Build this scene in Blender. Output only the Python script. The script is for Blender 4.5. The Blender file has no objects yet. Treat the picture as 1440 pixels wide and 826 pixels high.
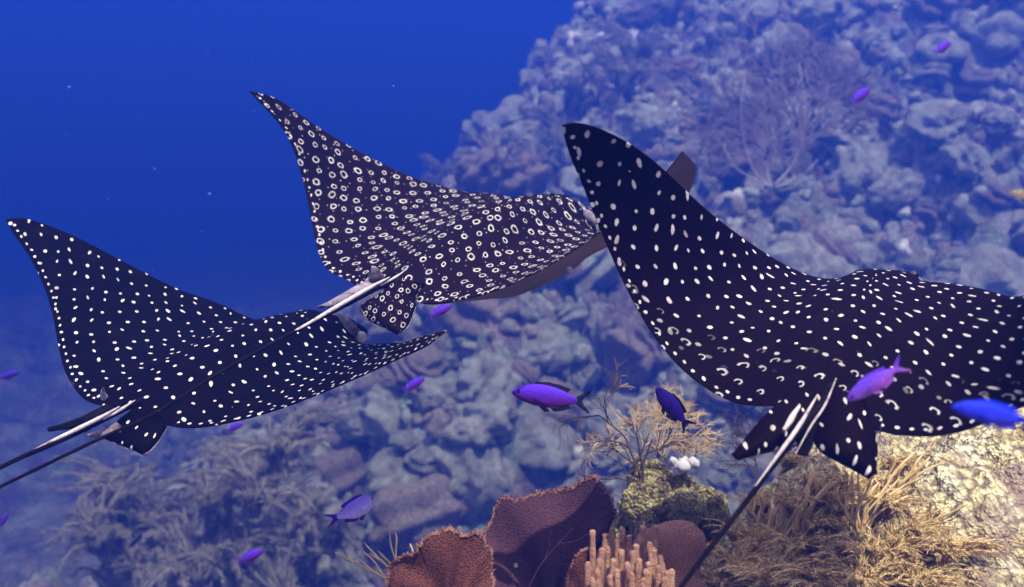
import bpy, math, random
import numpy as np
from mathutils import Vector, Matrix
scene = bpy.context.scene
col = scene.collection
rng = np.random.default_rng(11)
random.seed(11)

# ------------------------------------------------------------------ camera
F = 1247.08
PITCH = math.radians(-8)
FW = np.array([0, math.cos(PITCH), math.sin(PITCH)])
UP = np.array([0, -math.sin(PITCH), math.cos(PITCH)])
RT = np.array([1.0, 0, 0])
CAM = np.array([0, 0, 5.0])
cd = bpy.data.cameras.new('camera'); cam = bpy.data.objects.new('camera', cd); col.objects.link(cam)
cam.location = CAM; cam.rotation_euler = (math.pi / 2 + PITCH, 0, 0)
cd.sensor_width = 36; cd.lens = 36 * F / 1440; cd.clip_start = 0.05; cd.clip_end = 500
cd.dof.use_dof = True; cd.dof.focus_distance = 2.7; cd.dof.aperture_fstop = 2.1
scene.camera = cam

# ------------------------------------------------------------------ water light (world), sun, exposure
w = bpy.data.worlds.new('World'); scene.world = w; w.use_nodes = True
nt = w.node_tree; nt.nodes.clear()
wo = nt.nodes.new('ShaderNodeOutputWorld'); bg = nt.nodes.new('ShaderNodeBackground')
tc = nt.nodes.new('ShaderNodeTexCoord'); sx = nt.nodes.new('ShaderNodeSeparateXYZ')
mr = nt.nodes.new('ShaderNodeMapRange'); cr = nt.nodes.new('ShaderNodeValToRGB')
nt.links.new(tc.outputs['Generated'], sx.inputs[0]); nt.links.new(sx.outputs['Z'], mr.inputs['Value'])
mr.inputs['From Min'].default_value = -1; mr.inputs['From Max'].default_value = 1
nt.links.new(mr.outputs[0], cr.inputs[0]); nt.links.new(cr.outputs[0], bg.inputs['Color']); nt.links.new(bg.outputs[0], wo.inputs[0])
el = cr.color_ramp.elements
el[0].position = 0.0; el[0].color = (0.012, 0.020, 0.20, 1)
el[1].position = 1.0; el[1].color = (1.0, 0.92, 0.86, 1)
for pos, c in ((0.30, (0.006, 0.014, 0.14)), (0.40, (0.006, 0.022, 0.22)), (0.50, (0.004, 0.020, 0.20)), (0.62, (0.002, 0.016, 0.18)), (0.74, (0.10, 0.13, 0.32)), (0.84, (0.85, 0.82, 0.85))):
    e = cr.color_ramp.elements.new(pos); e.color = c + (1,)
bg.inputs['Strength'].default_value = 1.9
SUN = Vector((-0.20, 0.44, -0.87)).normalized()
sl = bpy.data.lights.new('sun', 'SUN'); sl.energy = 5.0; sl.angle = math.radians(0.6); sl.color = (1.0, 0.97, 0.82)
so = bpy.data.objects.new('sun', sl); so.rotation_euler = SUN.to_track_quat('-Z', 'Y').to_euler(); so.location = (0, 0, 30); col.objects.link(so)
scene.view_settings.view_transform = 'Standard'; scene.view_settings.look = 'None'
scene.view_settings.exposure = 1.15; scene.view_settings.gamma = 1
scene.render.engine = 'CYCLES'
scene.cycles.volume_bounces = 1; scene.cycles.max_bounces = 5; scene.cycles.diffuse_bounces = 2
scene.cycles.use_denoising = True
HAZE_DENSITY = 0.056
HAZE_COLOR = (0.015, 0.060, 0.42)

# ------------------------------------------------------------------ helpers
def P(px, py, d):
    return CAM + d * (FW + RT * (px - 720) / F - UP * (py - 413) / F)
def proj(q):
    q = np.asarray(q, float) - CAM; d = q @ FW
    return 720 + F * (q @ RT) / d, 413 - F * (q @ UP) / d, d

def tag(o, label=None, cat=None, group=None, kind=None):
    if label: o['label'] = label
    if cat: o['category'] = cat
    if group: o['group'] = group
    if kind: o['kind'] = kind
    return o
def empty(name, loc=(0, 0, 0)):
    o = bpy.data.objects.new(name, None); o.location = loc; o.empty_display_size = .1; col.objects.link(o); return o
def link(name, me, mat=None, parent=None, loc=None):
    o = bpy.data.objects.new(name, me); col.objects.link(o)
    if mat and not me.materials: me.materials.append(mat)
    if loc is not None: o.location = loc
    if parent is not None:
        o.parent = parent
        if loc is None: o.location = -Vector(parent.location)   # mesh data in world coordinates
    return o
class MB:
    """collects vertices and faces, builds one mesh"""
    def __init__(s): s.V = []; s.Fc = []; s.n = 0; s.uv = None; s.mi = None
    def add(s, V, Fc):
        s.V.append(np.asarray(V, float).reshape(-1, 3)); k = s.n
        s.Fc += [tuple(i + k for i in f) for f in Fc]; s.n += len(s.V[-1]); return s
    def tube(s, pts, rad, n=6, cap=True, flat=1.0):
        pts = np.asarray(pts, float); m = len(pts); rad = np.broadcast_to(np.asarray(rad, float), (m,))
        t = np.gradient(pts, axis=0); t /= np.linalg.norm(t, axis=1)[:, None] + 1e-12
        ref = np.array([0.31, 0.2, 0.93]) if abs(t[0, 2]) < .8 else np.array([0.9, .3, .1])
        V = []; a = np.arange(n) * 2 * math.pi / n
        for i in range(m):
            u = np.cross(t[i], ref); u /= np.linalg.norm(u) + 1e-12; v = np.cross(t[i], u); ref = -np.cross(t[i], u) if False else ref
            V.append(pts[i] + rad[i] * (np.cos(a)[:, None] * u + flat * np.sin(a)[:, None] * v))
        V = np.concatenate(V); Fc = []
        for i in range(m - 1):
            for j in range(n):
                Fc.append((i * n + j, i * n + (j + 1) % n, (i + 1) * n + (j + 1) % n, (i + 1) * n + j))
        if cap: Fc += [tuple(range(n))[::-1], tuple(range((m - 1) * n, m * n))]
        return s.add(V, Fc)
    def mesh(s, name, smooth=True):
        me = bpy.data.meshes.new(name); V = np.concatenate(s.V) if s.V else np.zeros((0, 3))
        me.from_pydata(V.tolist(), [], s.Fc); me.update()
        if smooth: me.polygons.foreach_set('use_smooth', [True] * len(me.polygons))
        return me
def grid_mesh(name, V, uv=None, smooth=True, flip=False, uv2=None):
    """V: (n,m,3) grid -> mesh, fast"""
    n, m = V.shape[:2]; me = bpy.data.meshes.new(name)
    idx = np.arange(n * m).reshape(n, m)
    q = np.stack([idx[:-1, :-1], idx[1:, :-1], idx[1:, 1:], idx[:-1, 1:]], -1).reshape(-1, 4)
    if flip: q = q[:, ::-1]
    me.vertices.add(n * m); me.vertices.foreach_set('co', V.reshape(-1).astype(np.float32))
    me.loops.add(q.size); me.loops.foreach_set('vertex_index', q.reshape(-1).astype(np.int32))
    me.polygons.add(len(q)); me.polygons.foreach_set('loop_start', np.arange(0, q.size, 4, dtype=np.int32))
    try: me.polygons.foreach_set('loop_total', np.full(len(q), 4, dtype=np.int32))
    except Exception: pass
    me.update(calc_edges=True)
    if uv is not None:
        l = me.uv_layers.new(name='rest'); l.data.foreach_set('uv', uv.reshape(-1, 2)[q.reshape(-1)].reshape(-1).astype(np.float32))
    if uv2 is not None:
        l = me.uv_layers.new(name='margin'); l.data.foreach_set('uv', uv2.reshape(-1, 2)[q.reshape(-1)].reshape(-1).astype(np.float32))
    me.polygons.foreach_set('use_smooth', [smooth] * len(q)); me.validate()
    return me
def slerp_line(pts, n):
    """smooth resample of a polyline (Catmull-Rom)"""
    p = np.asarray(pts, float); p = np.vstack([2 * p[0] - p[1], p, 2 * p[-1] - p[-2]])
    L = len(p) - 3; out = []
    for u in np.linspace(0, L, n):
        i = min(int(u), L - 1); t = u - i; a, b, c, d = p[i:i + 4]
        out.append(.5 * ((2 * b) + (c - a) * t + (2 * a - 5 * b + 4 * c - d) * t * t + (-a + 3 * b - 3 * c + d) * t ** 3))
    return np.array(out)
def hsh(ix, iy, s):
    v = np.sin(ix * 127.1 + iy * 311.7 + s * 74.7) * 43758.5453; return v - np.floor(v)
def vnoise(x, y, s=0):
    ix, iy = np.floor(x), np.floor(y); fx, fy = x - ix, y - iy; fx = fx * fx * (3 - 2 * fx); fy = fy * fy * (3 - 2 * fy)
    a, b, c, d = hsh(ix, iy, s), hsh(ix + 1, iy, s), hsh(ix, iy + 1, s), hsh(ix + 1, iy + 1, s)
    return (a + (b - a) * fx) * (1 - fy) + (c + (d - c) * fx) * fy
def fbm(x, y, s=0, o=4):
    r = 0; a = .5
    for k in range(o): r = r + a * (vnoise(x, y, s + k) - .5) * 2; x, y, a = x * 2.03 + 7, y * 2.03 + 3, a * .5
    return r
def domes(x, y, s=0, keep=.8):
    """rounded heads scattered over the plane, 0..1"""
    ix, iy = np.floor(x), np.floor(y); out = np.zeros_like(x)
    for dx in (-1, 0, 1):
        for dy in (-1, 0, 1):
            cx, cy = ix + dx, iy + dy
            px, py = cx + .2 + .6 * hsh(cx, cy, s), cy + .2 + .6 * hsh(cx, cy, s + 1)
            r = .35 + .4 * hsh(cx, cy, s + 2); on = hsh(cx, cy, s + 3) < keep
            d2 = ((x - px) ** 2 + (y - py) ** 2) / r ** 2
            out = np.maximum(out, np.where(on, np.sqrt(np.clip(1 - d2, 0, 1)) * r * 1.5, 0))
    return out
def sp(x): return np.logaddexp(0, x)

# ------------------------------------------------------------------ materials
def material(name, build):
    m = bpy.data.materials.new(name); m.use_nodes = True; t = m.node_tree; t.nodes.clear()
    out = t.nodes.new('ShaderNodeOutputMaterial'); b = t.nodes.new('ShaderNodeBsdfPrincipled'); t.links.new(b.outputs[0], out.inputs[0])
    class G: pass
    g = G(); g.t = t; g.b = b
    def N(k, **kw):
        n = t.nodes.new(k)
        for a, v in kw.items():
            if a in n.inputs.keys() if hasattr(n.inputs, 'keys') else False: pass
            setattr(n, a, v)
        return n
    def L(a, c): t.links.new(a, c)
    def noise(scale, detail=4, rough=.6, vec=None, dim='3D'):
        n = N('ShaderNodeTexNoise'); n.noise_dimensions = dim; n.inputs['Scale'].default_value = scale; n.inputs['Detail'].default_value = detail; n.inputs['Roughness'].default_value = rough
        L(vec if vec is not None else g.obj, n.inputs['Vector']); return n.outputs['Fac']
    def voro(scale, out='Distance', feat='F1', rnd=1, vec=None):
        n = N('ShaderNodeTexVoronoi'); n.feature = feat; n.inputs['Scale'].default_value = scale; n.inputs['Randomness'].default_value = rnd
        L(vec if vec is not None else g.obj, n.inputs['Vector']); return n.outputs[out]
    def ramp(src, stops, interp='LINEAR'):
        n = N('ShaderNodeValToRGB'); r = n.color_ramp; r.interpolation = interp
        r.elements[0].position = stops[0][0]; r.elements[1].position = stops[-1][0]
        for i, (p, c) in enumerate(stops):
            e = r.elements[0] if i == 0 else (r.elements[-1] if i == len(stops) - 1 else r.elements.new(p))
            c = (c,) * 3 if isinstance(c, (int, float)) else c; e.color = tuple(c) + (1,)
        L(src, n.inputs[0]); return n.outputs[0]
    def mix(f, a, c, mode='MIX'):
        n = N('ShaderNodeMix'); n.data_type = 'RGBA'; n.blend_type = mode
        for k, v in ((0, f), (6, a), (7, c)):
            if isinstance(v, (int, float)): n.inputs[k].default_value = v if k == 0 else (v, v, v, 1)
            elif isinstance(v, tuple): n.inputs[k].default_value = v + (1,)
            else: L(v, n.inputs[k])
        return n.outputs[2]
    def math_(op, a, c=0.0, clamp=False):
        n = N('ShaderNodeMath'); n.operation = op; n.use_clamp = clamp
        for k, v in ((0, a), (1, c)):
            if isinstance(v, (int, float)): n.inputs[k].default_value = v
            else: L(v, n.inputs[k])
        return n.outputs[0]
    def bump(h, dist=.01, strength=1):
        n = N('ShaderNodeBump'); n.inputs['Distance'].default_value = dist; n.inputs['Strength'].default_value = strength
        L(h, n.inputs['Height']); L(n.outputs[0], b.inputs['Normal'])
    g.N, g.L, g.noise, g.voro, g.ramp, g.mix, g.m, g.bump = N, L, noise, voro, ramp, mix, math_, bump
    tcn = t.nodes.new('ShaderNodeTexCoord'); g.obj = tcn.outputs['Object']; g.uv = tcn.outputs['UV']
    b.inputs['Roughness'].default_value = .8; b.inputs['Specular IOR Level'].default_value = .25
    build(g); return m
def setc(g, c):
    if isinstance(c, tuple): g.b.inputs['Base Color'].default_value = c + (1,)
    else: g.L(c, g.b.inputs['Base Color'])

def reef_mat(far):
    def f(g):
        s = 1.0 if far else 3.2
        big = g.noise(.75 * s, 5, .65); fine = g.noise(9 * s, 5, .7)
        c = g.ramp(g.m('ADD', g.m('MULTIPLY', big, .6), g.m('MULTIPLY', fine, .4)),
                   [(.36, (.17, .13, .14)), (.45, (.32, .27, .22)), (.52, (.52, .54, .40)), (.58, (.78, .84, .64)), (.66, (.88, .92, .78))])
        v = g.voro(7 * s); c = g.mix(g.ramp(v, [(.0, 1.0), (.5, .0)]), g.mix(.35, c, (.08, .06, .07)), c)
        sp2 = g.voro(3.1 * s, 'Color'); c = g.mix(.25, c, sp2, 'SOFT_LIGHT')
        setc(g, c); g.b.inputs['Roughness'].default_value = .95
        h = g.m('ADD', g.m('MULTIPLY', g.voro(14 * s), -.6), g.m('ADD', fine, g.m('MULTIPLY', g.noise(40 * s, 3), .5)))
        g.bump(h, .10 / s, 1.0)
    return f
M = {}
M['reef'] = material('reef_far', reef_mat(True))
def f(g):
    n1 = g.noise(9, 6, .7); n2 = g.noise(2.2, 4, .6); v = g.voro(38); v2 = g.voro(90)
    c = g.ramp(g.m('ADD', g.m('MULTIPLY', n1, .6), g.m('MULTIPLY', n2, .4)), [(.34, (.16, .11, .07)), (.43, (.50, .40, .18)), (.50, (.85, .74, .38)), (.60, (.95, .90, .62))])
    c = g.mix(g.ramp(v, [(.35, 0.), (.75, .9)]), c, (.12, .08, .06)); c = g.mix(g.ramp(v2, [(.4, 0.), (.8, .6)]), c, (.26, .19, .11)); pat = g.noise(3.1, 4, .6); c = g.mix(g.ramp(pat, [(.52, 0.), (.62, .8)]), c, (.30, .20, .16)); setc(g, c); g.b.inputs['Roughness'].default_value = .95
    g.bump(g.m('ADD', g.m('MULTIPLY', v, -.8), g.m('ADD', n1, g.m('MULTIPLY', v2, -.5))), .02)
M['reef_near'] = material('reef_near', f)
def f(g):
    big = g.noise(1.7, 4, .6); fine = g.noise(22, 5, .75)
    c = g.ramp(g.m('ADD', g.m('MULTIPLY', big, .4), g.m('MULTIPLY', fine, .6)),
               [(.36, (.20, .17, .15)), (.45, (.42, .38, .28)), (.52, (.70, .72, .54)), (.60, (.88, .92, .76))])
    setc(g, c); g.bump(g.m('ADD', fine, g.m('MULTIPLY', g.voro(18), -.9)), .09)
M['head_pale'] = material('coral_head_pale', f)
def f(g):
    c = g.ramp(g.noise(14, 5, .7), [(.35, (.14, .09, .09)), (.5, (.30, .23, .18)), (.62, (.5, .44, .32))]); setc(g, c); g.bump(g.noise(30, 4), .05)
M['head_brown'] = material('coral_head_brown', f)
def crust(g):
    v = g.voro(11); n1 = g.noise(4, 6, .75); n2 = g.noise(1.6, 3)
    c = g.ramp(g.m('ADD', g.m('MULTIPLY', n1, .6), g.m('MULTIPLY', n2, .4)), [(.36, (.12, .07, .08)), (.45, (.32, .24, .14)), (.52, (.62, .52, .20)), (.6, (.80, .72, .40)), (.7, (.9, .86, .7))])
    c = g.mix(g.ramp(v, [(.5, 0.), (.95, .8)]), c, (.10, .06, .06)); setc(g, c)
    g.bump(g.m('ADD', g.m('MULTIPLY', v, -1.2), g.m('ADD', n1, g.m('MULTIPLY', g.noise(25, 4), .6))), .03)
M['growth_white'] = material('growth_white', lambda g: setc(g, g.ramp(g.noise(12), [(.35, (.45, .44, .36)), (.6, (.92, .9, .8))])))
M['crust'] = material('encrusted_rock', crust)
def plume(col_a, col_b, sc=12):
    def f(g): setc(g, g.ramp(g.noise(sc, 3), [(.35, col_a), (.65, col_b)])); g.b.inputs['Roughness'].default_value = .9
    return f
M['plume'] = material('sea_plume_tan', plume((.50, .33, .13), (.92, .68, .34)))
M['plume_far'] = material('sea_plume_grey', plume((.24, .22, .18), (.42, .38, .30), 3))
M['twig'] = material('gorgonian_twig', plume((.36, .25, .15), (.68, .50, .30), 25))
M['stem'] = material('gorgonian_stem', plume((.05, .03, .04), (.12, .08, .07), 20))
M['vein'] = material('fan_vein', plume((.20, .09, .10), (.34, .18, .18), 30))
M['pale_branch'] = material('pale_branch', plume((.30, .27, .28), (.46, .42, .40), 5))
def finger(g):
    setc(g, g.ramp(g.noise(30, 4), [(.3, (.40, .17, .10)), (.7, (.74, .42, .26))])); g.bump(g.m('ADD', g.m('MULTIPLY', g.voro(300), -1), g.m('MULTIPLY', g.noise(90, 3), 1.2)), .006)
M['finger'] = material('finger_coral', finger)
def fan(ca, cb, cc, n1=70, n2=16):
    def f(g):
        mp = g.N('ShaderNodeMapping'); mp.inputs['Scale'].default_value = (n1, n2, 1); g.L(g.uv, mp.inputs[0])
        s = g.m('ADD', g.m('MULTIPLY', g.noise(1.6, 5, .75, mp.outputs[0]), .6), g.m('MULTIPLY', g.noise(9, 5, .7), .4)); v = g.voro(210, rnd=1)
        c = g.ramp(s, [(.3, ca), (.52, cb), (.75, cc)]); c = g.mix(g.ramp(v, [(.3, 0.), (.8, .8)]), c, ca); setc(g, c)
        g.bump(g.m('ADD', s, g.m('MULTIPLY', v, -.9)), .006); g.b.inputs['Roughness'].default_value = .95
    return f
M['fan_red'] = material('fan_red_brown', fan((.06, .018, .014), (.20, .065, .04), (.42, .18, .11)))
M['fan_purple'] = material('fan_purple', fan((.05, .020, .036), (.115, .046, .062), (.21, .10, .11), 90, 22))
M['fan_rim'] = material('fan_rim', plume((.17, .065, .05), (.36, .18, .13), 40))
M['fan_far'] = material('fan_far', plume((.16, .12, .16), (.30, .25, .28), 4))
def f(g):
    mp = g.N('ShaderNodeMapping'); mp.inputs['Scale'].default_value = (1, 1, 2.6); g.L(g.obj, mp.inputs[0])
    v = g.voro(26, vec=mp.outputs[0]); n = g.noise(2, 3)
    setc(g, g.mix(g.ramp(v, [(.15, 1.), (.6, 0.)]), g.mix(n, (.34, .12, .08), (.55, .24, .15)), (.92, .52, .34))); g.bump(g.m('MULTIPLY', v, -1), .010)
M['brain'] = material('brain_coral', f)
M['white_lump'] = material('white_lump', lambda g: (setc(g, g.ramp(g.noise(30), [(.3, (.8, .7, .74)), (.6, (.95, .9, .9))])), g.bump(g.noise(60), .004)))
M['speck'] = material('speck', lambda g: setc(g, (.45, .45, .5)))

def ray_skin(mode, dens, r0, base):
    """dark dorsal skin with pale spots laid out on the animal's own flat body coordinates"""
    def f(g):
        wob = g.N('ShaderNodeTexNoise'); wob.inputs['Scale'].default_value = 5; wob.inputs['Detail'].default_value = 2; g.L(g.uv, wob.inputs['Vector'])
        wv = g.N('ShaderNodeVectorMath'); wv.operation = 'MULTIPLY_ADD'; g.L(wob.outputs['Color'], wv.inputs[0]); wv.inputs[1].default_value = (.03, .03, 0); g.L(g.uv, wv.inputs[2])
        def layer(scale, rad, rnd, off, rings, asp):
            mp = g.N('ShaderNodeMapping'); mp.inputs['Location'].default_value = (off, off * .7, 0); mp.inputs['Rotation'].default_value = (0, 0, .5)
            mp.inputs['Scale'].default_value = (scale, scale, 1); g.L(wv.outputs[0], mp.inputs[0])
            v = g.N('ShaderNodeTexVoronoi'); v.voronoi_dimensions = '2D'; v.inputs['Scale'].default_value = 1; v.inputs['Randomness'].default_value = rnd
            g.L(mp.outputs[0], v.inputs['Vector'])
            d = g.N('ShaderNodeVectorMath'); d.operation = 'SUBTRACT'; g.L(mp.outputs[0], d.inputs[0]); g.L(v.outputs['Position'], d.inputs[1])
            sc = g.N('ShaderNodeSeparateColor'); g.L(v.outputs['Color'], sc.inputs[0])
            rt = g.N('ShaderNodeVectorRotate'); rt.rotation_type = 'Z_AXIS'; g.L(d.outputs[0], rt.inputs['Vector']); g.L(g.m('MULTIPLY', g.m('SUBTRACT', sc.outputs[0], .5), 1.3), rt.inputs['Angle'])
            s3 = g.N('ShaderNodeSeparateXYZ'); g.L(rt.outputs[0], s3.inputs[0])
            el_ = g.m('ADD', 1.0, g.m('MULTIPLY', g.m('POWER', sc.outputs[1], 2.0), asp))      # elongation of this spot
            x = s3.outputs[0]; y = g.m('DIVIDE', s3.outputs[1], el_); x = g.m('MULTIPLY', x, g.m('POWER', el_, .5))
            rr = g.m('SQRT', g.m('ADD', g.m('MULTIPLY', x, x), g.m('MULTIPLY', y, y)))
            size = g.m('MULTIPLY', rad, g.m('ADD', .75, g.m('MULTIPLY', sc.outputs[2], .48)))
            q = g.m('DIVIDE', rr, size)
            edgew = g.noise(60, 2, .6, g.uv); q = g.m('ADD', q, g.m('MULTIPLY', g.m('SUBTRACT', edgew, .5), .7))
            disc = g.ramp(q, [(.66, 1.), (1.12, 0.)])
            if rings:
                hole = g.ramp(q, [(.48, 0.), (.66, 1.)]); disc = g.m('MULTIPLY', disc, hole)
                if rings == 2: disc = g.m('MULTIPLY', disc, g.ramp(g.m('ADD', g.m('DIVIDE', x, size), .5), [(.1, 0.), (.35, 1.)]))
            return disc
        if mode == 'dots':
            a = layer(dens, r0, .46, 0, 0, 1.2)
            su = g.N('ShaderNodeSeparateXYZ'); g.L(g.uv, su.inputs[0])
            rear = g.ramp(g.m('ADD', su.outputs[0], .6), [(.24, 1.), (.36, 0.)])      # open rings near the rear margin
            c2 = layer(dens * .85, r0 * 1.45, .5, 3.3, 2, .25)
            mask = g.mix(rear, a, c2)
        elif mode == 'plain':
            mask = layer(dens, r0, .46, 5.1, 0, 1.0)
        else:
            a = layer(dens, r0, .42, 2.2, 1, .25); b2 = layer(dens * 1.3, r0 * .22, .8, 1.2, 0, .3)
            far_ = g.m('SUBTRACT', 1, layer(dens, r0 * 1.4, .42, 2.2, 0, .25))
            mask = g.m('MAXIMUM', a, g.m('MULTIPLY', g.m('MULTIPLY', b2, far_), .7))
        ue = g.N('ShaderNodeUVMap'); ue.uv_map = 'margin'; se = g.N('ShaderNodeSeparateXYZ'); g.L(ue.outputs[0], se.inputs[0])   # x along the rear margin, y in from it
        fr = g.m('SUBTRACT', g.m('FRACT', g.m('ADD', g.m('MULTIPLY', se.outputs[0], 30), g.noise(9, 1, .5, g.uv))), .5)
        ey = g.m('DIVIDE', g.m('SUBTRACT', se.outputs[1], g.m('ADD', .010, g.m('MULTIPLY', g.noise(30, 1, .5, g.uv), .012))), .0042)
        ex = g.m('MULTIPLY', fr, 5.5); rowd = g.m('SQRT', g.m('ADD', g.m('MULTIPLY', ex, ex), g.m('MULTIPLY', ey, ey)))
        mask = g.m('MAXIMUM', mask, g.ramp(rowd, [(.8, 1.), (1.0, 0.)]))
        body = g.mix(g.noise(7, 4, .6, g.uv), base, tuple(min(1, c * 1.9) for c in base))
        spot = g.mix(g.ramp(g.noise(14, 4, .7, g.uv), [(.3, 0.), (.7, 1.)]), (.34, .27, .26), (.85, .80, .74))
        halo = g.ramp(g.noise(9, 5, .75, g.uv), [(.5, 0.), (.8, .05)]); body = g.mix(halo, body, (.10, .04, .07))
        setc(g, g.mix(mask, body, spot))
        g.b.inputs['Roughness'].default_value = .6; g.b.inputs['Specular IOR Level'].default_value = .02
        g.bump(g.noise(160, 3, .6, g.uv), .002, .5)
    return f
M['skinA'] = material('ray_skin_dots', ray_skin('dots', 18.5, .135, (.0030, .0006, .0020)))
M['skinB'] = material('ray_skin_rings', ray_skin('rings', 20, .245, (.0055, .0018, .0045)))
M['skinC'] = material('ray_skin_small_dots', ray_skin('plain', 19, .118, (.0010, .0004, .0018)))
M['belly'] = material('ray_belly_shaded', lambda g: setc(g, g.ramp(g.noise(6), [(.3, (.16, .10, .10)), (.7, (.26, .17, .16))])))  # white underside painted reddish brown, its shade put into the colour
M['dark'] = material('ray_dark_skin', lambda g: (setc(g, g.ramp(g.noise(40), [(.4, (.003, .002, .005)), (.7, (.010, .006, .010))])), setattr(g.b.inputs['Specular IOR Level'], 'default_value', .05), g.bump(g.noise(150), .002)))
M['tail'] = material('ray_tail', lambda g: (setc(g, g.ramp(g.noise(26, 5, .7), [(.45, (.004, .002, .005)), (.66, (.010, .004, .008)), (.8, (.05, .03, .04))])), setattr(g.b.inputs['Specular IOR Level'], 'default_value', .05), g.bump(g.noise(90), .003)))
M['spine'] = material('ray_spine', lambda g: (setc(g, g.ramp(g.noise(30, 5, .75), [(.32, (.20, .14, .15)), (.46, (.52, .44, .42)), (.75, (.78, .70, .66))])), g.bump(g.noise(120), .003)))
M['grey'] = material('ray_snout', lambda g: (setc(g, g.ramp(g.noise(22, 4, .7), [(.35, (.05, .035, .055)), (.65, (.32, .26, .30))])), g.bump(g.noise(60), .003)))
M['pale'] = material('pale_flesh', lambda g: setc(g, g.ramp(g.noise(22), [(.35, (.45, .4, .42)), (.65, (.8, .75, .75))])))
def eye(g): setc(g, (.004, .004, .006)); g.b.inputs['Roughness'].default_value = .08; g.b.inputs['Specular IOR Level'].default_value = .6
M['eye'] = material('eye', eye)
def fishm(a, b2):
    def f(g):
        s3 = g.N('ShaderNodeSeparateXYZ'); g.L(g.obj, s3.inputs[0])
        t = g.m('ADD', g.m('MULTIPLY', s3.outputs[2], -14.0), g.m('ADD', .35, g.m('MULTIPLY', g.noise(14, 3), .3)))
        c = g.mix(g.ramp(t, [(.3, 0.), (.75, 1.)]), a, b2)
        c = g.mix(g.ramp(g.voro(160, vec=None), [(.3, 0.), (.7, .25)]), c, tuple(x * .5 for x in a)); setc(g, c)
        g.b.inputs['Roughness'].default_value = .6; g.b.inputs['Specular IOR Level'].default_value = .12; g.bump(g.voro(160), .0006)
    return f
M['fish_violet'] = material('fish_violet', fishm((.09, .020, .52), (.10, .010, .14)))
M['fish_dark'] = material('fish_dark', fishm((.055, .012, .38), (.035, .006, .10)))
M['fish_pink'] = material('fish_pink', fishm((.14, .05, .60), (.46, .13, .62)))
M['fish_blue'] = material('fish_blue', fishm((.008, .028, .72), (.05, .04, .45)))
M['fish_lilac'] = material('fish_lilac', fishm((.45, .30, .92), (.78, .62, .97)))
M['fish_black'] = material('fish_black', lambda g: setc(g, (.006, .004, .02)))
M['fish_fin'] = material('fish_fin', lambda g: setc(g, (.04, .006, .12)))
M['fish_fin_pale'] = material('fish_fin_pale', lambda g: setc(g, (.25, .12, .75)))

# ------------------------------------------------------------------ the reef slope (one graded sheet)
KS = 1.7
def base(X, Y):
    x_, y_ = X / KS, Y / KS
    main = 1.1 + .62 * (y_ - 7) + .10 * x_ + .35 * sp(y_ - 14)
    xe = -4.1 + .68 * (y_ - 9) + .25 * np.sin(y_ * 1.3)
    z = 5 + KS * (main - 1.35 * sp((xe - x_) / .9) - 5)
    z = 12.2 - sp(12.2 - z)
    m = 3.5 - .22 * np.maximum(X - 3, 0) + .84 / (1 + np.exp(-(X - .80) / .16)) / (1 + np.exp(-(Y - 2.5) / .4))
    r = 1 / (1 + np.exp((Y - 4.0 - .25 * X) / .3)) / (1 + np.exp(-(X + .75) / .22))
    near = m * r + (-4) * (1 - r)
    return np.logaddexp(z * 3, near * 3) / 3, r
def height(X, Y):
    z, r = base(X, Y)
    far = np.clip((Y - 6) / 3, 0, 1)
    wx, wy = X + .25 * fbm(X * 1.3, Y * 1.3, 61, 3), Y + .25 * fbm(X * 1.3, Y * 1.3, 71, 3)
    z = z + far * (1.3 * fbm(X * .25, Y * .25, 3, 4) + 1.1 * domes(wx * .42, wy * .42, 5, .7) + .62 * domes(wx * .95 + 3, wy * .95, 9, .75) + .30 * domes(wx * 2.1, wy * 2.1, 13, .75) + .16 * domes(wx * 4.2, wy * 4.2, 17, .7) + .30 * fbm(X * 2.2, Y * 2.2, 21, 4) - 1.2)
    near = (1 - far)
    z = z + near * (.10 * fbm(X * 1.9, Y * 1.9, 31, 4) + .11 * domes(X * 3.3, Y * 3.3, 35, .8) + .045 * domes(X * 9, Y * 9, 39, .85) + .022 * domes(X * 22, Y * 22, 43, .9) + .012 * domes(X * 47, Y * 47, 47, .9) + .012 * fbm(X * 30, Y * 30, 51, 3) - .10)
    return z
def graded(segs):
    out = []
    for a, b, s in segs: out.append(np.arange(a, b - s * .3, s))
    return np.concatenate(out + [[segs[-1][1]]])
xs = graded([(-40, -11, .6), (-11, -1.5, .07), (-1.5, 3.2, .0165), (3.2, 17, .07), (17, 40, .6)])
ys = graded([(-3, 1.5, .25), (1.5, 4.6, .0165), (4.6, 8, .12), (8, 30, .075), (30, 60, .45)])
X, Y = np.meshgrid(xs, ys, indexing='ij')
Z = height(X, Y)
me = grid_mesh('reef_slope', np.stack([X, Y, Z], -1))
me.materials.append(M['reef']); me.materials.append(M['reef_near'])
cy = (np.repeat([((ys[:-1] + ys[1:]) / 2 < 6.5)], len(xs) - 1, 0)).astype(np.int32).reshape(-1)
me.polygons.foreach_set('material_index', cy); me.update()
tag(link('reef_slope', me), kind='structure')
# sand floor far below the drop-off, out to the horizon of the water
me = grid_mesh('seabed', np.array([[[x, y, -4.6 + .2 * fbm(np.array(x * .2), np.array(y * .2))] for y in np.linspace(-60, 120, 60)] for x in np.linspace(-90, 90, 60)]))
me.materials.append(M['reef']); tag(link('seabed', me), kind='structure')

def hit(px, py, t0=1.2):
    d = FW + RT * (px - 720) / F - UP * (py - 413) / F
    t = np.concatenate([np.arange(t0, 6, .01), np.arange(6, 55, .04)]); q = CAM + t[:, None] * d
    b = q[:, 2] < height(q[:, 0], q[:, 1])
    if not b.any(): return None
    return q[np.argmax(b)]

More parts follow.
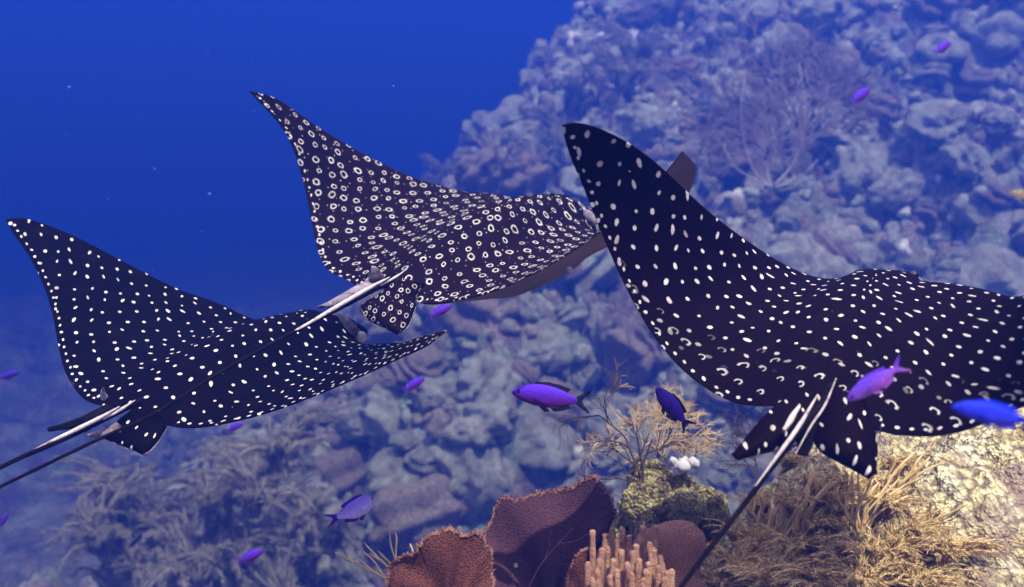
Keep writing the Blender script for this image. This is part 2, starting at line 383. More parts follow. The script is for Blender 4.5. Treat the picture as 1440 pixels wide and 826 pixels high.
# ------------------------------------------------------------------ coral head meshes
def boulder_mesh(name, seed, knobs, amp, mat, sub=5, squash=.8):
    import bmesh
    bm = bmesh.new(); bmesh.ops.create_icosphere(bm, subdivisions=sub, radius=1)
    V = np.array([v.co[:] for v in bm.verts]); r = np.random.default_rng(seed)
    K = r.normal(size=(knobs, 3)); K /= np.linalg.norm(K, axis=1)[:, None]; R = r.uniform(.5, 1.2, knobs) * 2.0 / math.sqrt(knobs)
    D = np.linalg.norm(V[:, None] - K[None], axis=2) / R[None]
    h = np.sqrt(np.clip(1 - D ** 2, 0, 1)) * R[None]; h = h.max(1) * amp
    lo = 1 + .25 * np.sin(V @ r.normal(size=3) * 2.2 + r.uniform(0, 6)) + .12 * np.sin(V @ r.normal(size=3) * 4.5)
    V2 = V * (lo * (1 + h))[:, None]; V2[:, 2] *= squash
    for v, c in zip(bm.verts, V2): v.co = c
    me = bpy.data.meshes.new(name); bm.to_mesh(me); bm.free(); me.polygons.foreach_set('use_smooth', [True] * len(me.polygons)); me.materials.append(mat); return me
heads = [boulder_mesh('boulder_coral', s, k, a, M['head_pale'] if s % 4 else M['head_brown']) for s, (k, a) in enumerate([(30, .5), (60, .6), (18, .6), (110, .7), (45, .8), (80, .5), (24, .4), (150, .8)])]
def zone(px, py):
    if px < 420: return 'at the dropping left edge of the slope'
    if py > 640: return 'near the bottom, above the curled lilac fish' if px < 560 else ('low down behind the red and purple fans' if px < 860 else 'low on the slope behind the white-topped rock')
    if py > 430: return 'below the left ray wing tip' if px < 640 else ('behind the violet fork-tailed fish' if px < 830 else 'behind the branching gorgonian')
    if px < 860: return 'between the middle ray and the raised wing'
    if py < 110: return 'along the top edge, left of the hazy fans' if px < 1040 else 'along the top edge, right of the hazy fans'
    if px < 1040: return 'just right of the raised wing tip'
    return 'below the hazy fans, above the right-hand ray' if px < 1230 else 'in the upper right, above the right-hand ray'
def plume_mesh(name, seed, nb=11, hgt=1.0, spread=.55, pinn=26, pl=.13, mat=None, droop=.25, rad=.012, bias=(0, 0), pw=.42):
    r = np.random.default_rng(seed); mb = MB()
    for i in range(nb):
        a = r.uniform(0, 2 * math.pi); s = spread * r.uniform(.2, 1); h = hgt * r.uniform(.6, 1)
        n = 9; t = np.linspace(0, 1, n)
        cx = math.cos(a) * s + bias[0]; cyy = math.sin(a) * s * .6 + bias[1]
        pts = np.stack([cx * t ** 1.6 * h + .03 * np.sin(t * 5 + i), cyy * t ** 1.6 * h + .04 * np.sin(t * 4 + i * 2), h * (t - droop * t ** 3)], -1)
        mb.tube(pts, rad * (1.15 - t) + .003, 4, cap=False)
        for k in range(pinn):
            u = .15 + .85 * (k + r.uniform(0, .8)) / pinn; j = min(int(u * (n - 1)), n - 2); q = pts[j] + (pts[j + 1] - pts[j]) * (u * (n - 1) - j)
            tg = pts[j + 1] - pts[j]; tg /= np.linalg.norm(tg)
            for sd in (-1, 1):
                o = np.array([math.cos(a + 1.57), math.sin(a + 1.57), .0]) * sd + r.normal(0, .45, 3); L = pl * hgt * r.uniform(.6, 1.1) * (1.15 - .6 * u)
                e1 = q + (o * .7 + tg * .7) * L * .5; e2 = q + (o * .75 + tg * 1.5) * L + np.array([0, 0, -.1 * L])
                w_ = rad * pw; sdv = np.cross(tg, o); sdv /= np.linalg.norm(sdv) + 1e-9
                V = [q - sdv * w_, q + sdv * w_, q + o * w_, e1 - sdv * w_, e1 + sdv * w_, e1 + tg * w_ * 1.5, e2]
                mb.add(V, [(0, 1, 4, 3), (1, 2, 5, 4), (2, 0, 3, 5), (3, 4, 6), (4, 5, 6), (5, 3, 6)])
    me = mb.mesh(name); me.materials.append(mat); return me
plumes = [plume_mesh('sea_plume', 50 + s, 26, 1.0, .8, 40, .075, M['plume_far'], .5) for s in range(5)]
def place(name, me, q, sc, rz, label, cat, group, tilt=(0, 0)):
    o = bpy.data.objects.new(name, me); col.objects.link(o); o.location = q
    o.scale = (sc, sc, sc) if not hasattr(sc, '__len__') else sc; o.rotation_euler = (tilt[0], tilt[1], rz); tag(o, label, cat, group); return o
placed = []
for k in range(2500):
    if len(placed) >= 230: break
    px, py = random.uniform(250, 1460), random.uniform(-10, 830)
    q = hit(px, py, 8)
    if q is None or q[1] < 9 or q[1] > 34: continue
    if any(np.linalg.norm(q - p) < .6 for p in placed): continue
    placed.append(q); s = random.choice((random.uniform(.14, .3), random.uniform(.3, .62))) * (1 + (q[1] - 12) * .02); i = random.randrange(8); big = 'large' if s > .36 else 'small'
    z = zone(px, py); kind = 'pale knobbly' if i % 4 else 'brown rough'
    place('boulder_coral', heads[i], (q[0], q[1] + s * .3, height(q[0], q[1] + s * .3) + s * .15), s, random.uniform(0, 6.3),
          f'{big} {kind} coral {z}', 'coral', f'{big} {kind} corals {z}', (random.uniform(-.3, .3), random.uniform(-.3, .3)))
# small encrusting growth, uncountable
import bmesh
def growth(n, seed):
    r = np.random.default_rng(seed); bm = bmesh.new(); bmesh.ops.create_icosphere(bm, subdivisions=2, radius=1)
    V0 = np.array([v.co[:] for v in bm.verts]); F0 = np.array([[v.index for v in f_.verts] for f_ in bm.faces]); bm.free()
    VV = []; FF = []; MI = []; c = 0
    X_ = r.uniform(-13, 17, n * 3); Y_ = r.uniform(8.2, 30, n * 3); u, v, d = proj(np.stack([X_, Y_, height(X_, Y_)], -1))
    ok = (u > 150) & (u < 1520) & (v > -60) & (v < 880); X_, Y_ = X_[ok][:n], Y_[ok][:n]; Z_ = height(X_, Y_)
    for k in range(len(X_)):
        s_ = r.uniform(.05, .17) * (1 + (Y_[k] - 10) * .03); ph = V0 @ r.normal(size=3) * 3 + r.uniform(0, 6)
        VV.append(V0 * (1 + .3 * np.sin(ph))[:, None] * s_ * np.array([1, 1, r.uniform(.6, 1.5)]) + (X_[k], Y_[k], Z_[k] + s_ * .3)); FF.append(F0 + c); c += len(V0); MI += [int(r.choice(4, p=[.45, .2, .3, .05]))] * len(F0)
    me = bpy.data.meshes.new('encrusting_growth'); V = np.concatenate(VV); Fq = np.concatenate(FF)
    me.vertices.add(len(V)); me.vertices.foreach_set('co', V.reshape(-1).astype(np.float32)); me.loops.add(Fq.size); me.loops.foreach_set('vertex_index', Fq.reshape(-1).astype(np.int32))
    me.polygons.add(len(Fq)); me.polygons.foreach_set('loop_start', np.arange(0, Fq.size, 3, dtype=np.int32)); me.update(calc_edges=True)
    for m_ in ('head_pale', 'head_brown', 'reef', 'growth_white'): me.materials.append(M[m_])
    me.polygons.foreach_set('material_index', MI); me.polygons.foreach_set('use_smooth', [True] * len(Fq)); me.validate(); me.update()
    tag(link('encrusting_growth', me), 'small lumpy encrusting growth covering the hazy reef slope', 'reef growth', None, 'stuff')
growth(5200, 3)
# feathery sea plumes, big ones at the lower left
r9 = np.random.default_rng(77)
def pz(px, py):
    if px < 250: return 'farthest out over the drop-off at lower left'
    if px < 340: return 'at the bottom edge, outer half of the lower left thicket' if py > 780 else 'on top of the outer half of the lower left thicket'
    if px < 430: return 'at the bottom edge, inner half of the lower left thicket' if py > 780 else 'under the pelvic fins of the left ray'
    return 'at the bottom edge left of the red-brown fan' if py > 780 else 'under the wing of the left ray, beside the boulders'
for i in range(40):
    px = r9.uniform(150, 520); py = r9.uniform(690 - (px - 150) * .25, 900); d = 12.2 + r9.uniform(-1.2, 1.6)
    if px < 230: py = max(py, 760)
    place('sea_plume', plumes[i % 5], P(px, py, d), r9.uniform(1.0, 1.9), r9.uniform(0, 6), f'large feathery sea plume {pz(px, py)}', 'sea plume', f'large sea plumes {pz(px, py)}', (r9.uniform(-.3, .3), r9.uniform(-.75, .1)))
for i in range(46):
    for _ in range(20):
        px, py = random.uniform(560, 1440), random.uniform(20, 800)
        q = hit(px, py, 8)
        if q is not None and 9 < q[1] < 40: break
    z = zone(px, py)
    place('sea_plume', plumes[i % 5], q - np.array([0, 0, .05]), random.uniform(.6, 1.2), random.uniform(0, 6), f'small feathery sea plume {z}', 'sea plume', f'feathery sea plumes {z}', (random.uniform(-.2, .2), random.uniform(-.4, .2)))
sk = lambda px: 'below the middle ray' if px < 590 else ('right above the middle ray' if px < 760 else 'left of the raised wing tip')
for i, (px, py) in enumerate([(600, 290), (650, 270), (700, 262), (750, 255), (640, 320), (790, 235), (830, 180), (870, 130), (800, 200), (900, 90), (580, 330), (620, 260), (680, 240), (735, 230), (770, 205), (815, 165), (845, 140), (885, 100), (915, 60), (940, 30), (560, 400), (520, 470), (470, 540)]):
    q = hit(px, py, 8)
    if q is None: q = P(px, py, 26)
    place('sea_plume', plumes[(i * 2) % 5], q - np.array([0, 0, .2]), random.uniform(1.4, 2.6), random.uniform(0, 6), f'faint feathery sea plume on the reef skyline {sk(px)}', 'sea plume', f'faint sea plumes on the skyline {sk(px)}', (0, -.2))

# ------------------------------------------------------------------ fan plates
def fan_plate(parent, outline, basep, depth, thick, mat, rag=.012, waves=.05, name='fan_blade', seed=1, rim=None, tiltd=0.0, nr=36, na=260):
    r = np.random.default_rng(seed); o = slerp_line(outline, na); b = np.array(basep, float)
    uu = np.arange(na)
    rg = 1 + rag * (r.uniform(-1, 1, na) + np.interp(uu, uu[::9], r.uniform(-1.5, 1.5, len(uu[::9]))))
    R = np.linspace(0.02, 1, nr); V = np.zeros((na, nr, 3)); UVc = np.zeros((na, nr, 2)); n_ = FW
    for i in range(na):
        for j, t in enumerate(R):
            px, py = b + (o[i] - b) * t * (1 + (rg[i] - 1) * t * t)
            d = depth + waves * math.sin(i / na * 7 + seed) * t + tiltd * (px - b[0]) / 100 + .3 * waves * math.sin(i / na * 19 + t * 5)
            V[i, j] = P(px, py, d); UVc[i, j] = (i / na, t)
    th = thick * (1.15 - .75 * R ** 3)[None, :, None] * np.ones((na, 1, 1)) / 2
    A = V - n_ * th; B = V + n_ * th
    G = np.concatenate([A, B[:, ::-1]], 1); UV = np.concatenate([UVc, UVc[:, ::-1]], 1)
    me = grid_mesh(name, G, UV); ob = link(name, me, mat, parent)
    if rim:
        mb = MB()
        for i in range(0, na - 1):
            for k in range(3):
                t = r.uniform(.93, 1.0); q = V[i, -1] + (V[i + 1, -1] - V[i, -1]) * r.uniform(); q = q + (V[i, -8] - q) * (1 - t) * 2 - n_ * thick * .3
                dr = (V[i, -1] - V[i, -6]); dr /= np.linalg.norm(dr) + 1e-9; dr = dr + r.normal(0, .45, 3)
                L = r.uniform(.003, .010); s1 = np.cross(dr, n_); s1 = s1 / (np.linalg.norm(s1) + 1e-9) * .0017; s2 = n_ * .0017
                mb.add([q - s1 - s2, q + s1 - s2, q + s2, q + dr * L], [(0, 1, 3), (1, 2, 3), (2, 0, 3)])
        link('polyp_fringe', mb.mesh('polyp_fringe'), rim, parent)['kind'] = 'stuff'
    return ob
# red-brown leaf coral and purple sea fan, near
e = empty('sea_fan', P(620, 850, 2.6)); tag(e, 'red-brown ragged sea fan at the bottom, left of the purple fan', 'sea fan')
fan_plate(e, [(545, 840), (544, 810), (556, 788), (585, 775), (598, 758), (632, 745), (650, 752), (664, 748), (680, 758), (692, 778), (694, 805), (690, 826), (680, 845)], (622, 850), 2.55, .035, M['fan_red'], .028, .05, rim=M['fan_rim'], seed=3)
e = empty('sea_fan', P(760, 860, 3.0)); tag(e, 'broad dull purple sea fan standing behind the red-brown one', 'sea fan')
fan_plate(e, [(690, 850), (690, 800), (680, 750), (690, 735), (703, 700), (730, 698), (760, 693), (800, 684), (832, 670), (850, 682), (862, 708), (864, 730), (850, 760), (836, 790), (820, 850)], (765, 870), 3.0, .03, M['fan_purple'], .016, .07, rim=M['fan_rim'], seed=5)
mb = MB()
for pts, r0 in (([(742, 830), (760, 795), (785, 765), (806, 742)], .0025), ([(765, 790), (772, 770), (775, 745)], .0013), ([(785, 765), (812, 760), (830, 748)], .0012)):
    L = slerp_line(pts, 10); mb.tube([P(x, y, 2.955 - .012) for x, y in L], np.linspace(r0, r0 * .4, 10), 5)
link('fan_vein', mb.mesh('fan_vein'), M['vein'], e)
e = empty('sea_fan', P(815, 850, 2.6)); tag(e, 'narrow curled brown fan blade touching the left of the finger coral', 'sea fan')
fan_plate(e, [(796, 845), (798, 815), (805, 790), (822, 770), (832, 778), (826, 800), (822, 826), (824, 845)], (812, 850), 2.62, .03, M['fan_red'], .02, .03, rim=M['fan_rim'], seed=9, na=140)
e = empty('candelabrum_coral', P(1085, 265, 13.9)); tag(e, 'pale thin candelabrum coral with upright arms in front of hazy fans', 'coral')
for pts in ([(1085, 265), (1060, 240), (1046, 200), (1042, 150), (1048, 110)], [(1085, 265), (1078, 235), (1090, 205), (1086, 180)], [(1088, 262), (1112, 235), (1128, 200), (1132, 150), (1124, 90)], [(1080, 262), (1052, 248), (1030, 232), (1018, 205)], [(1090, 264), (1125, 250), (1150, 225)]):
    L = slerp_line(pts, 16); MBt = MB().tube([P(x, y, 13.9 + .1 * math.sin(i * .4)) for i, (x, y) in enumerate(L)], np.linspace(.020, .006, 16), 6)
    link('branch', MBt.mesh('branch'), M['pale_branch'], e)

# ------------------------------------------------------------------ near corals
def lump_thing(name, px, py, d, sx_, sz_, seed, knobs, amp, mat, label, cat, sub=6, parent=None):
    me = boulder_mesh(name, seed, knobs, amp, mat, sub, 1.0); q = P(px, py, d)
    if parent is None: o = link(name, me, loc=q); tag(o, label, cat)
    else: o = link(name, me, parent=parent, loc=Vector(q) - parent.location)
    o.scale = (sx_, sx_ * .9, sz_); return o
lump_thing('brain_coral', 942, 812, 2.75, .105, .150, 3, 6, .12, M['brain'], 'smooth domed brown coral with fine raised ridges beside the finger coral', 'coral')
e = empty('coral_rock', P(930, 780, 3.25)); tag(e, 'knobbly yellowish encrusted rock pinnacle topped with white lumps', 'coral rock')
lump_thing('rock_body', 934, 722, 3.3, .125, .175, 21, 420, .9, M['crust'], None, None, 6, e)
lump_thing('rock_shoulder', 985, 735, 3.35, .09, .15, 24, 300, .9, M['crust'], None, None, 6, e)
lump_thing('rock_shoulder', 885, 760, 3.35, .10, .12, 22, 300, .9, M['crust'], None, None, 5, e)
for px, py, s in ((947, 641, .020), (961, 648, .024), (975, 643, .020), (962, 640, .014)):
    lump_thing('white_lump', px, py + 9, 3.20, s, s, int(px), 6, .2, M['white_lump'], None, None, 3, e)
# finger coral
e = empty('finger_coral', P(890, 850, 2.45)); tag(e, 'cluster of upright tan finger coral tubes at the bottom edge', 'coral')
fing = [(833, 745, 850), (846, 770, 842), (862, 742, 850), (876, 741, 850), (884, 752, 850), (895, 765, 850), (905, 738, 800), (922, 738, 806), (854, 768, 860), (868, 800, 855), (898, 785, 850), (912, 790, 850), (926, 795, 855), (945, 800, 860), (840, 800, 850), (888, 805, 850), (905, 812, 850), (858, 808, 850), (935, 812, 860), (920, 770, 830), (874, 772, 850), (833, 812, 860), (842, 786, 850), (851, 750, 845), (869, 758, 850), (890, 774, 850), (900, 756, 840), (914, 762, 840), (883, 790, 850), (930, 780, 845), (938, 802, 855), (863, 785, 850), (908, 800, 850), (827, 790, 850)]
for i, (px, py, pb) in enumerate(fing):
    d = 2.5 + (.10 if py < 760 else .0) - .10 * ((py - 740) / 70) + .01 * (i % 3)
    bx = px + random.uniform(-3, 3); L = slerp_line([(bx, pb + 30), ((bx + px) / 2 + random.uniform(-2, 2), (py + pb) / 2), (px + random.uniform(-1, 1), py + 8), (px, py)], 12)
    r0 = .0085 + .0014 * random.random(); rr = np.full(12, r0); rr *= 1 + .10 * np.sin(np.arange(12) * 1.7 + i) + .05 * np.sin(np.arange(12) * 4.1 + 2 * i); rr[-1] = r0 * .35; rr[-2] = r0 * .85
    link('coral_finger', MB().tube([P(x, y, d) for x, y in L], rr, 10).mesh('coral_finger'), M['finger'], e)
# branching gorgonians (recursive twigs)
def gorg(mb, stem_mb, p, d, L, r, lev, rr, bias, fl=.35):
    n = 6; pts = [p]; dd = d.copy()
    for k in range(n):
        dd = dd + rr.normal(0, .10, 3) * np.array([1, fl, 1]) + bias * .10; dd /= np.linalg.norm(dd); pts.append(pts[-1] + dd * L / n)
    (stem_mb if lev >= 3 else mb).tube(pts, np.linspace(r, r * .7, n + 1), 5 if lev >= 2 else 3, cap=False)
    if lev <= 0: return
    for k in range(3):
        i = rr.integers(2, n + 1); a = rr.uniform(.25, .75) * rr.choice([-1, 1])
        t = dd; side = np.cross(t, FW); side /= np.linalg.norm(side)
        nd = t * math.cos(a) + side * math.sin(a) + FW * rr.normal(0, fl * .5)
        gorg(mb, stem_mb, pts[i], nd / np.linalg.norm(nd), L * rr.uniform(.55, .82), r * .74, lev - 1, rr, bias, fl)
def gorgonian(px, py, d, dirs, L, r, lev, seed, bias, label, twig='twig'):
    q = P(px, py, d); e = empty('branching_gorgonian', q); tag(e, label, 'gorgonian'); a, b = MB(), MB(); rr = np.random.default_rng(seed)
    for dv in dirs:
        v = RT * dv[0] + UP * dv[1] + FW * dv[2]; gorg(a, b, q, v / np.linalg.norm(v), L, r, lev, rr, RT * bias[0] + UP * bias[1])
    link('twigs', a.mesh('twigs'), M[twig], e)['kind'] = 'stuff'
    if b.n: link('stem', b.mesh('stem'), M['stem'], e)
gorgonian(905, 680, 3.25, [(-.35, 1, .1), (-.2, 1, 0)], .17, .0050, 5, 7, (.32, .0), 'open branching gorgonian with dark stem leaning over the small dark fish', 'twig')
gorgonian(905, 680, 3.28, [(-1, .35, .1)], .14, .0035, 2, 8, (-.1, .1), 'thin bare twig reaching left from the foot of the gorgonian', 'stem')
gorgonian(960, 690, 3.45, [(.1, 1, .1), (-.5, 1, .1)], .16, .0035, 5, 17, (.1, .05), 'fine pale gorgonian bush rising behind the white-topped rock', 'plume')
gorgonian(925, 640, 3.5, [(.1, 1, .1), (.5, 1, .1)], .13, .003, 5, 19, (.3, .1), 'thin wispy gorgonian between the small dark fish and the rock', 'plume')
gorgonian(1066, 690, 3.5, [(.0, 1, .1), (-.3, 1, .1)], .17, .003, 4, 27, (-.1, .1), 'sparse dark gorgonian left of the ray tail', 'stem')
# far lacy fans
def lacy(px, py, d, dirs, L, r, lev, seed, label, bias=(0, .05)):
    q = P(px, py, d); e = empty('sea_fan', q); tag(e, label, 'sea fan'); a = MB(); rr = np.random.default_rng(seed)
    for dv in dirs:
        v = RT * dv[0] + UP * dv[1]; gorg(a, a, q, v / np.linalg.norm(v), L, r, lev, rr, RT * bias[0] + UP * bias[1], .08)
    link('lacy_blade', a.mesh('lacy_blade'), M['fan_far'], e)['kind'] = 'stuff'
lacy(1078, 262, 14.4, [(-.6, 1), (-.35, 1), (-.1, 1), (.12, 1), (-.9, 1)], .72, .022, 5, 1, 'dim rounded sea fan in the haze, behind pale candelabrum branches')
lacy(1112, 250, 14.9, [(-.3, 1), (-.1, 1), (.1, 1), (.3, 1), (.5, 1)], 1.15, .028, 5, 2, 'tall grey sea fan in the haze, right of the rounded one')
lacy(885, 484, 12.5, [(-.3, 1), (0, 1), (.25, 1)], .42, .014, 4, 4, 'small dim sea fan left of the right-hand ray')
# rod gorgonians: bundles of smooth rising rods
def rods(px, py, d, n, h, r, lean, seed, label, mat, fan=.5, name='sea_rod'):
    q = P(px, py, d)
    if px > 1000: q = hit(px, py - 15) - np.array([0, 0, .015])
    e = empty(name, q); tag(e, label, 'sea rod'); rr = np.random.default_rng(seed)
    for i in range(n):
        a = (i / (n - 1) - .5) * 2 * fan + rr.normal(0, .1); hh = h * rr.uniform(.55, 1.1); t = np.linspace(0, 1, 9)
        off = RT * (math.sin(a) * hh * t + lean * hh * t ** 2)[:, None] + UP * (math.cos(a) * hh * t ** .85)[:, None] + FW * (rr.normal(0, .18) * hh * t)[:, None] + RT[None] * (.01 * np.sin(t * 6 + i))[:, None]
        rad = r * rr.uniform(.8, 1.15) * np.ones(9); rad[-1] *= .3
        link('rod', MB().tube(q + off, rad, 6).mesh('rod'), mat, e)
rods(560, 835, 2.9, 14, .19, .0036, -.25, 1, 'thin rods fanning up behind the left side of the red-brown fan', M['plume'], .9)
rods(1100, 800, 2.85, 16, .22, .0055, .25, 2, 'tan sea rods rising under the tail fin of the right-hand ray', M['plume'], .6)
rods(1130, 780, 3.0, 14, .24, .006, .35, 3, 'second tan sea rod clump, behind the clump under the tail fin', M['plume'], .6)
rods(1210, 770, 2.9, 16, .22, .004, .30, 4, 'thin rods leaning right beside the shadow edge on the rock', M['plume'], .5)
rods(1150, 735, 3.1, 15, .15, .0045, .3, 5, 'yellowish rods on the crest of the mound, just under the tail fin', M['plume'], .7)
rods(1255, 715, 3.05, 15, .15, .0042, .35, 6, 'yellowish rods on the crest of the mound near the bright rock', M['plume'], .7)
rods(1075, 760, 3.15, 13, .17, .0045, .2, 7, 'yellowish rods on the left end of the crest, by the ray tail', M['plume'], .7)
rods(1300, 760, 2.75, 12, .13, .0036, .3, 8, 'thin rods low on the bright rock beside the fringed plume', M['plume'], .6)
# feathery plumes at the lower right
near_pl = [(1045, 690, 0, .15, 'just right of the encrusted pinnacle, beside the ray tail', .3), (1105, 665, 0, .15, 'directly under the left lobe of the tail fin', .3), (1250, 670, 0, .15, 'right of the tail fin at the top of the mound', .4), (1150, 760, 0, .20, 'centre of the mound below the rods', .4), (1275, 770, 0, .17, 'boundary between bushy patch and bare bright rock', .4), (1225, 800, 0, .20, 'low centre right of the bushy patch', .3), (1190, 835, 0, .22, 'bottom edge beneath the tail fin point', .2), (1270, 840, 0, .20, 'bottom edge beside the fringed plume', .3), (1035, 770, 0, .18, 'behind the ray tail near the domed coral', .3), (1195, 705, 3.1, .17, 'crest of the mound right of the tail fin', .4), (1140, 700, 3.15, .15, 'crest of the mound left of the tail fin point', .3), (1060, 730, 3.15, .17, 'crest of the mound closest to the ray tail', .2), (1110, 735, 3.05, .22, 'top of the bushy patch under the tail fin', .5), (1175, 735, 3.05, .22, 'top of the bushy patch, left of its centre', .4), (1240, 735, 3.0, .20, 'top of the bushy patch beside the bright rock', .4), (1010, 850, 2.45, .22, 'left end of the bushy patch, against the domed coral', .2), (1255, 800, 2.75, .22, 'right end of the bushy patch beside the bright rock', .4), (1120, 800, 2.7, .24, 'middle of the bushy patch', .3), (1030, 826, 2.65, .26, 'foot of the ray tail', .45), (1085, 850, 2.5, .30, 'bottom edge under the tail fin', .2), (1150, 855, 2.45, .30, 'bottom edge, centre of the bushy patch', .3), (1210, 850, 2.5, .28, 'bottom edge, left of the bright rock', .4), (1060, 790, 2.85, .24, 'back of the bushy patch near the tail', .3), (1165, 800, 2.85, .22, 'back of the bushy patch', .5)]
for i, (px, py, d, s, lb, bs) in enumerate(near_pl):
    me = plume_mesh('sea_plume', 90 + i, 40, 1.0, 1.0, 26, .085, M['plume'], .40, .015, (bs * .6, -.2), .5)
    place('sea_plume', me, hit(px, py - 10) - np.array([0, 0, .03]), s, 0, f'bushy tan sea plume, {lb}', 'sea plume', None)
for i, (px, py, d, s, lb) in enumerate([(1320, 810, 2.35, .24, 'fringed tan sea plume leaning over the bright sunlit rock'), (1285, 850, 2.35, .22, 'tan sea plume at the bottom, at the foot of the sunlit rock')]):
    me = plume_mesh('sea_plume', 120 + i, 34, 1.0, .8, 26, .085, M['plume'], .50, .015, (.35, -.25), .5); place('sea_plume', me, hit(px, py - 10) - np.array([0, 0, .02]), s, 0, lb, 'sea plume', None)
me = plume_mesh('sea_plume', 140, 12, 1.0, .6, 22, .2, M['plume'], .3, .013, (-.8, 0)); place('sea_plume', me, P(1462, 300, 4.2), .17, 0, 'tan sea plume tip poking in at the right edge', 'sea plume', None)

# ------------------------------------------------------------------ eagle rays
RAYS = {
'A':dict(p=[0.98, 2.4712, 4.5095, 1.0086, 0.1709, 0.0438, 0.4499, 0.6418, 0.6296, 0.5142, 0.277, -0.3783, 0.3062, 0.7301, 0.9012, 0.4216, -0.0753, -1.2254],s=0.95,off={'lL': [(0.265, -1.8, 2.5), (0.405, -5.4, 6.1), (0.55, -4.6, 6.7), (0.68, -0.8, 2.4), (0.785, 6.0, -7.8), (0.87, 8.0, -16.1), (0.95, 9.0, -12.1), (0.985, 6.1, -10.8), (1.0, -0.3, 0.6)], 'lT': [(0.095, 1.3, -6.0), (0.16, 0.4, -1.8), (0.23, 1.2, -0.4), (0.325, -2.8, 4.1), (0.425, -7.9, 5.6), (0.525, -7.5, 4.0), (0.65, -5.7, 1.9), (0.785, -2.6, -0.2), (0.93, -0.6, 0.9), (1.0, -0.3, 0.6)], 'rL': [(0.13, 0, -14), (0.22, 0, -22), (0.345, -2.3, -15), (0.425, -0.5, -0.9), (0.51, -0.2, 5.0)], 'rT': [(0.195, 0.4, -0.2), (0.28, -1.1, 2.9), (0.335, 1.2, 0.9), (0.45, -1.3, -4.4)]}),
'B':dict(p=[-0.0628, 3.0743, 4.6998, 0.8423, 0.1215, 0.1258, 0.1187, 0.6085, 0.6969, 0.9634, -1.0319, -0.1993, 0.3179, 0.1861, 0.5211, 0.3839, -0.6359, 0.0709],s=1.12,off={'lL': [(0.26, 4.4, -10.6), (0.375, -0.6, 0.2), (0.515, -3.1, 5.7), (0.655, -1.1, 5.1), (0.78, -1.1, 1.6), (0.88, -1.0, -1.1), (0.96, -0.5, -3.9), (1.0, -0.3, 0.2)], 'lT': [(0.225, 2.7, -1.8), (0.295, -10.8, 6.7), (0.395, -14.7, 6.2), (0.52, -7.3, 3.1), (0.65, 3.6, -0.5), (0.785, 12.8, -6.4), (0.89, 11.2, -6.5), (1.0, -0.3, 0.2)], 'rL': [(1.0, -0.1, 0.0)], 'rT': [(0.16, -0.9, 4.5), (0.245, -0.6, -0.9), (0.36, 2.1, 2.1), (0.485, 0.1, 1.7), (0.595, 0.0, -0.8), (0.68, -2.0, -2.1), (1.0, -0.1, 0.0)]}),
'C':dict(p=[-0.8267, 2.7332, 4.3775, 1.1692, 0.025, 0.0842, 0.3509, 0.1974, 0.1274, 0.2289, -0.0088, 0.1223, 0.3297, 0.1367, 0.1503, 0.2599, -0.1633, -0.2485],s=1.1,off={'lL': [(0.37, 2.2, -3.9), (0.5, -0.3, 3.3), (0.615, -1.6, 2.6), (0.73, -1.3, 0.5), (0.845, 1.2, -2.1), (0.935, 1.5, 0.0), (0.98, 2.6, -3.2), (1.0, -0.1, 0.1)], 'lT': [(0.225, 0.7, -1.0), (0.305, -2.3, 0.0), (0.43, -4.1, 1.5), (0.58, 0.2, 0.6), (0.735, 2.9, -0.4), (0.88, 1.6, -0.9), (1.0, -0.1, 0.1)], 'rL': [(0.315, -0.6, -2.6), (0.505, 0.6, 2.1), (0.73, -0.3, -0.3), (1.0, -0.0, -0.0)], 'rT': [(0.14, -0.2, 1.8), (0.2, 0.6, 0.5), (0.29, -0.5, -1.0), (0.4, 0.8, 0.6), (0.525, -0.8, 0.1), (0.66, -0.4, -0.8), (0.82, -0.5, -0.6), (0.94, 0.9, 2.9), (1.0, -0.0, -0.0)]}),

}
yl = np.array([0, .06, .10, .13, .17, .30, .48, .68, .85, .95, 1.0]); xl = np.array([.62, .60, .52, .42, .37, .30, .20, .07, -.06, -.15, -.25])
yt = np.array([0, .08, .13, .20, .32, .48, .65, .82, .93, 1.0]); xt = np.array([-.47, -.48, -.48, -.465, -.41, -.33, -.27, -.245, -.25, -.25])
_p = slerp_line(np.stack([yl, xl], -1), 240); yl, xl = _p[:, 0], _p[:, 1]
_p = slerp_line(np.stack([yt, xt], -1), 240); yt, xt = _p[:, 0], _p[:, 1]
def smooth_interp(e_, a, b):
    w_ = np.minimum(.045, .55 * (1 - e_)) * (1 - .6 * np.exp(-((e_ - .11) / .05) ** 2)); k = np.linspace(-1, 1, 9); g_ = np.exp(-k * k * 1.6); g_ /= g_.sum()
    return sum(q * np.interp(np.abs(e_ + d * w_), a, b) for d, q in zip(k, g_))
def deform(x, y, w_):
    eta = np.abs(y); g = np.linspace(0, 1, 2001); s = np.clip((g - .1) / .25, 0, 1); s = s * s * (3 - 2 * s)
    th = w_[0] * s + w_[1] * g + w_[2] * g * g; dy = np.cos(th) / 2000; dz = np.sin(th) / 2000
    Yc = np.concatenate([[0], np.cumsum((dy[1:] + dy[:-1]) / 2)]); Zc = np.concatenate([[0], np.cumsum((dz[1:] + dz[:-1]) / 2)])
    yy = np.interp(eta, g, Yc); zz = np.interp(eta, g, Zc); t = np.interp(eta, g, th)
    tau = w_[3] * eta + w_[4] * eta ** 2; xc = -.05 - .15 * eta; dx = x - xc; n = dx * np.sin(tau)
    return np.stack([xc + dx * np.cos(tau) + w_[5] * eta ** 2, np.sign(y + 1e-9) * (yy - n * np.sin(t)), zz + n * np.cos(t)], -1)
